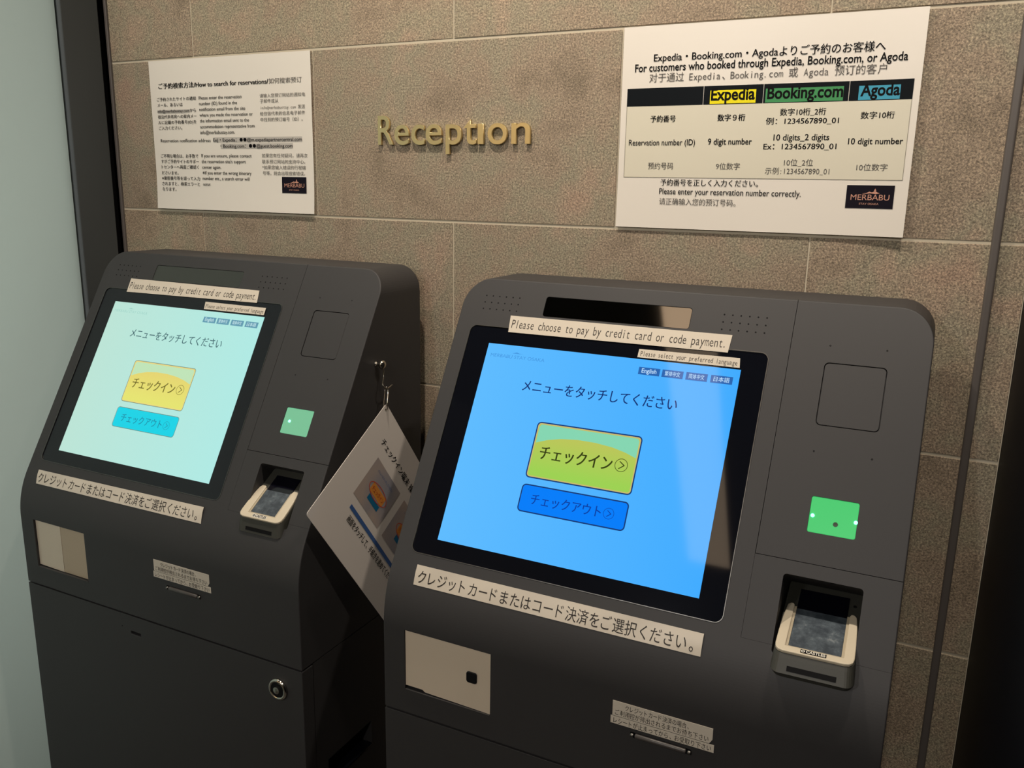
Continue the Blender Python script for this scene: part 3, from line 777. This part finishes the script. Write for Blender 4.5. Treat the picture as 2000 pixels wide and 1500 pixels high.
SCREEN = {
 'blue': dict(bg=emis_gradient('blue_screen', 0, srgb(96, 188, 255), srgb(66, 172, 255)), yellow=emis_gradient('yellow_green_button', 0, srgb(192, 196, 92), srgb(158, 210, 84), (.122, .180), 'v'), border=emis('tan_border', srgb(206, 186, 112)), aqua=emis('aqua_shine', srgb(134, 214, 178)),
      navy=emis('navy_outline', srgb(24, 58, 118)), checkout=emis('blue_button', srgb(8, 126, 250)), olive=emis('button_ink', srgb(54, 62, 22)), outink=emis('button_ink_blue', srgb(14, 62, 160)),
      ink=emis('heading_ink', srgb(22, 48, 112)), faint=emis('faint_logo', srgb(70, 150, 222)), lang=emis('language_fill', srgb(44, 102, 176)), langink=emis('language_ink', srgb(190, 225, 255))),
 'mint': dict(bg=emis_gradient('mint_screen', 0, srgb(186, 226, 212), srgb(174, 232, 226)), yellow=emis_gradient('pale_yellow_button', 0, srgb(228, 208, 110), srgb(228, 226, 110), (.122, .180), 'v'), border=emis('pale_tan_border', srgb(232, 210, 130)), aqua=emis('pale_aqua_shine', srgb(190, 226, 182)),
      navy=emis('grey_outline', srgb(98, 126, 112)), checkout=emis('cyan_button', srgb(0, 208, 228)), olive=emis('button_ink_olive', srgb(112, 104, 40)), outink=emis('button_ink_teal', srgb(30, 130, 160)),
      ink=emis('heading_ink_teal', srgb(58, 94, 102)), faint=emis('faint_logo_mint', srgb(158, 208, 196)), lang=emis('language_fill_mint', srgb(96, 152, 174)), langink=emis('language_ink_mint', srgb(200, 232, 236)))}
k_left = build_kiosk('mint')
k_right = build_kiosk('blue')

# hook knob on the left kiosk's right side (kiosk-local coordinates)
def to_local(root, p):
    c, s = math.cos(-root.rotation_euler.z), math.sin(-root.rotation_euler.z)
    d = Vector(p) - Vector(root.location); return (c*d.x - s*d.y, s*d.x + c*d.y, d.z)
hk = link_obj('hook_knob', lathe_mesh([(.0045, 0), (.0045, .0010), (.0032, .0018), (.0032, .0085), (.0070, .0100), (.0080, .0125), (.0072, .0155), (.0045, .0174), (.0001, .0180)], (UR+.0002, *to_local(k_left, (-.048, -.1700, -.2300))[1:]), (1, 0, 0), 24), M['chrome'], k_left, False)
tag(hk, 'chrome hook knob screwed to the side')

# ------------------------------------------------------------------ laminated card hanging from the hook
P0 = Vector((-.020, -.182, -.292)); P1 = Vector((-.031, -.377, -.422)); P3 = Vector((.002, -.014, -.546))
ea = (P3-P0).normalized(); eb = (P1-P0).normalized(); en = ea.cross(eb).normalized()
if en.x < 0: en = -en
card = empty('instruction_card', P0, 0, 'white laminated instruction card hanging by one corner from the left kiosk side', 'card')
Cq = lambda a, b, h=0.0: tuple(ea*a + eb*b + en*h)
def crd(name, geos, m, h): return lettering(name, geos, lambda a, b: Cq(a, b, h), m, card)
cp = rrect(0, 0, .3053, .2346, .005, 4)
hole = circle2d(.0075, .0075, .0022, 12)
link_obj('laminate', boolean(prism_mesh(cp, lambda a, b: Cq(a, b, -.0010), lambda a, b: Cq(a, b, 0)), [prism_mesh(hole, lambda a, b: Cq(a, b, -.003), lambda a, b: Cq(a, b, .003))]), M['card'], card)
def ctxt(s, a0, a1, b, em, st='m'):
    v, f = line_geo(s, a0, a1, -b, em, st); return [(x, -y) for x, y in v], f
crd('text_line', [ctxt('チェックイン端末 操作手順', .042, .218, .0515, .0135, 'b')], M['ink'], .0005)
crd('text_line', [ctxt('画面をタッチして、手続きを進めてください', .078, .262, .1855, .0125, 'b')], M['ink'], .0005)
M['photo'] = mat('printed_screen_photo', srgb(156, 150, 150), .35)
pn = noise(M['photo'], 9, 2, .5, world_pos(M['photo'])); pr_ = ramp(M['photo'], [(.35, srgb(124, 134, 152)), (.6, srgb(176, 160, 150))], pn.outputs[0]); link(M['photo'], pr_.outputs[0], bsdf(M['photo']).inputs['Base Color'])
M['photo_orange'] = mat('printed_orange', srgb(214, 138, 60), .4); M['photo_red'] = mat('printed_red', srgb(196, 66, 48), .4)
M['photo_blue'] = mat('printed_blue', srgb(24, 104, 144), .4); M['bar_blue'] = mat('printed_blue_bar', srgb(66, 100, 158), .4)
for k, a0 in enumerate((.0560, .1695)):
    ph = crd('screen_picture', [quad(a0, .0700, a0+.0945, .1465)], M['photo'], .0004)
    def sub(geos, m, h):
        lettering('picture_detail', geos, lambda a, b: Cq(a, b, h), m, ph)
    sub([ngon(rrect(a0+.0255, .1015, a0+.0735, .1180, .003, 3))], M['photo_orange'], .0006)
    sub([ring2d(circle2d(a0+.0495, .1095, .001, 24), circle2d(a0+.0495, .1095, .001, 24))] if False else
        [ring2d([(a0+.0495+.032*math.cos(t*PI/12), .1095+.0125*math.sin(t*PI/12)) for t in range(24)], [(a0+.0495+.0305*math.cos(t*PI/12), .1095+.0112*math.sin(t*PI/12)) for t in range(24)])], M['photo_red'], .0008)
    sub([ctxt('チェックイン', a0+.0285, a0+.0705, .1140, .0090, 'm')], M['photo_red'], .0009)
    sub([quad(a0+.0315, .1210, a0+.0700, .1305)], M['photo_blue'], .0006)
    sub([ctxt('メニューをタッチしてください', a0+.018, a0+.076, .0850, .0045, 'l')], M['bar_blue'], .0006)
crd('blue_bar', [quad(.0672, .1605, .2500, .1672)], M['bar_blue'], .0005)
W3 = lambda x, y, z: tuple(Vector((x, y, z)) - P0)
wires = [tube_mesh([W3(-.033, -.1715, -.2345), W3(-.031, -.1722, -.2480), W3(-.030, -.1775, -.2590), W3(-.028, -.1785, -.2640), W3(-.027, -.1730, -.2690), W3(-.027, -.1660, -.2690), W3(-.027, -.1575, -.2672)], .00120),
         lathe_mesh([(.0006, 0), (.0018, .0008), (.0018, .0020), (.0006, .0028)], W3(-.027, -.1570, -.2672), (0, 1, 0), 10)]
lw = link_obj('wire_hook', join_meshes(wires), M['chrome'], card, False)
hc = Vector(Cq(.0075, .0075))
ringpts = [Vector(W3(-.027, -.1710, -.2665)), Vector(W3(-.0245, -.1705, -.2740)), hc+Vector((.0035, -.0012, .012)), hc+Vector((.0025, 0, .002)), hc+Vector((-.0010, .0005, -.0005)), hc+Vector((-.0040, 0, .004)), Vector(W3(-.0300, -.1715, -.2740)), Vector(W3(-.027, -.1710, -.2665))]
link_obj('wire_ring', tube_mesh(ringpts, .00120), M['chrome'], card, False)
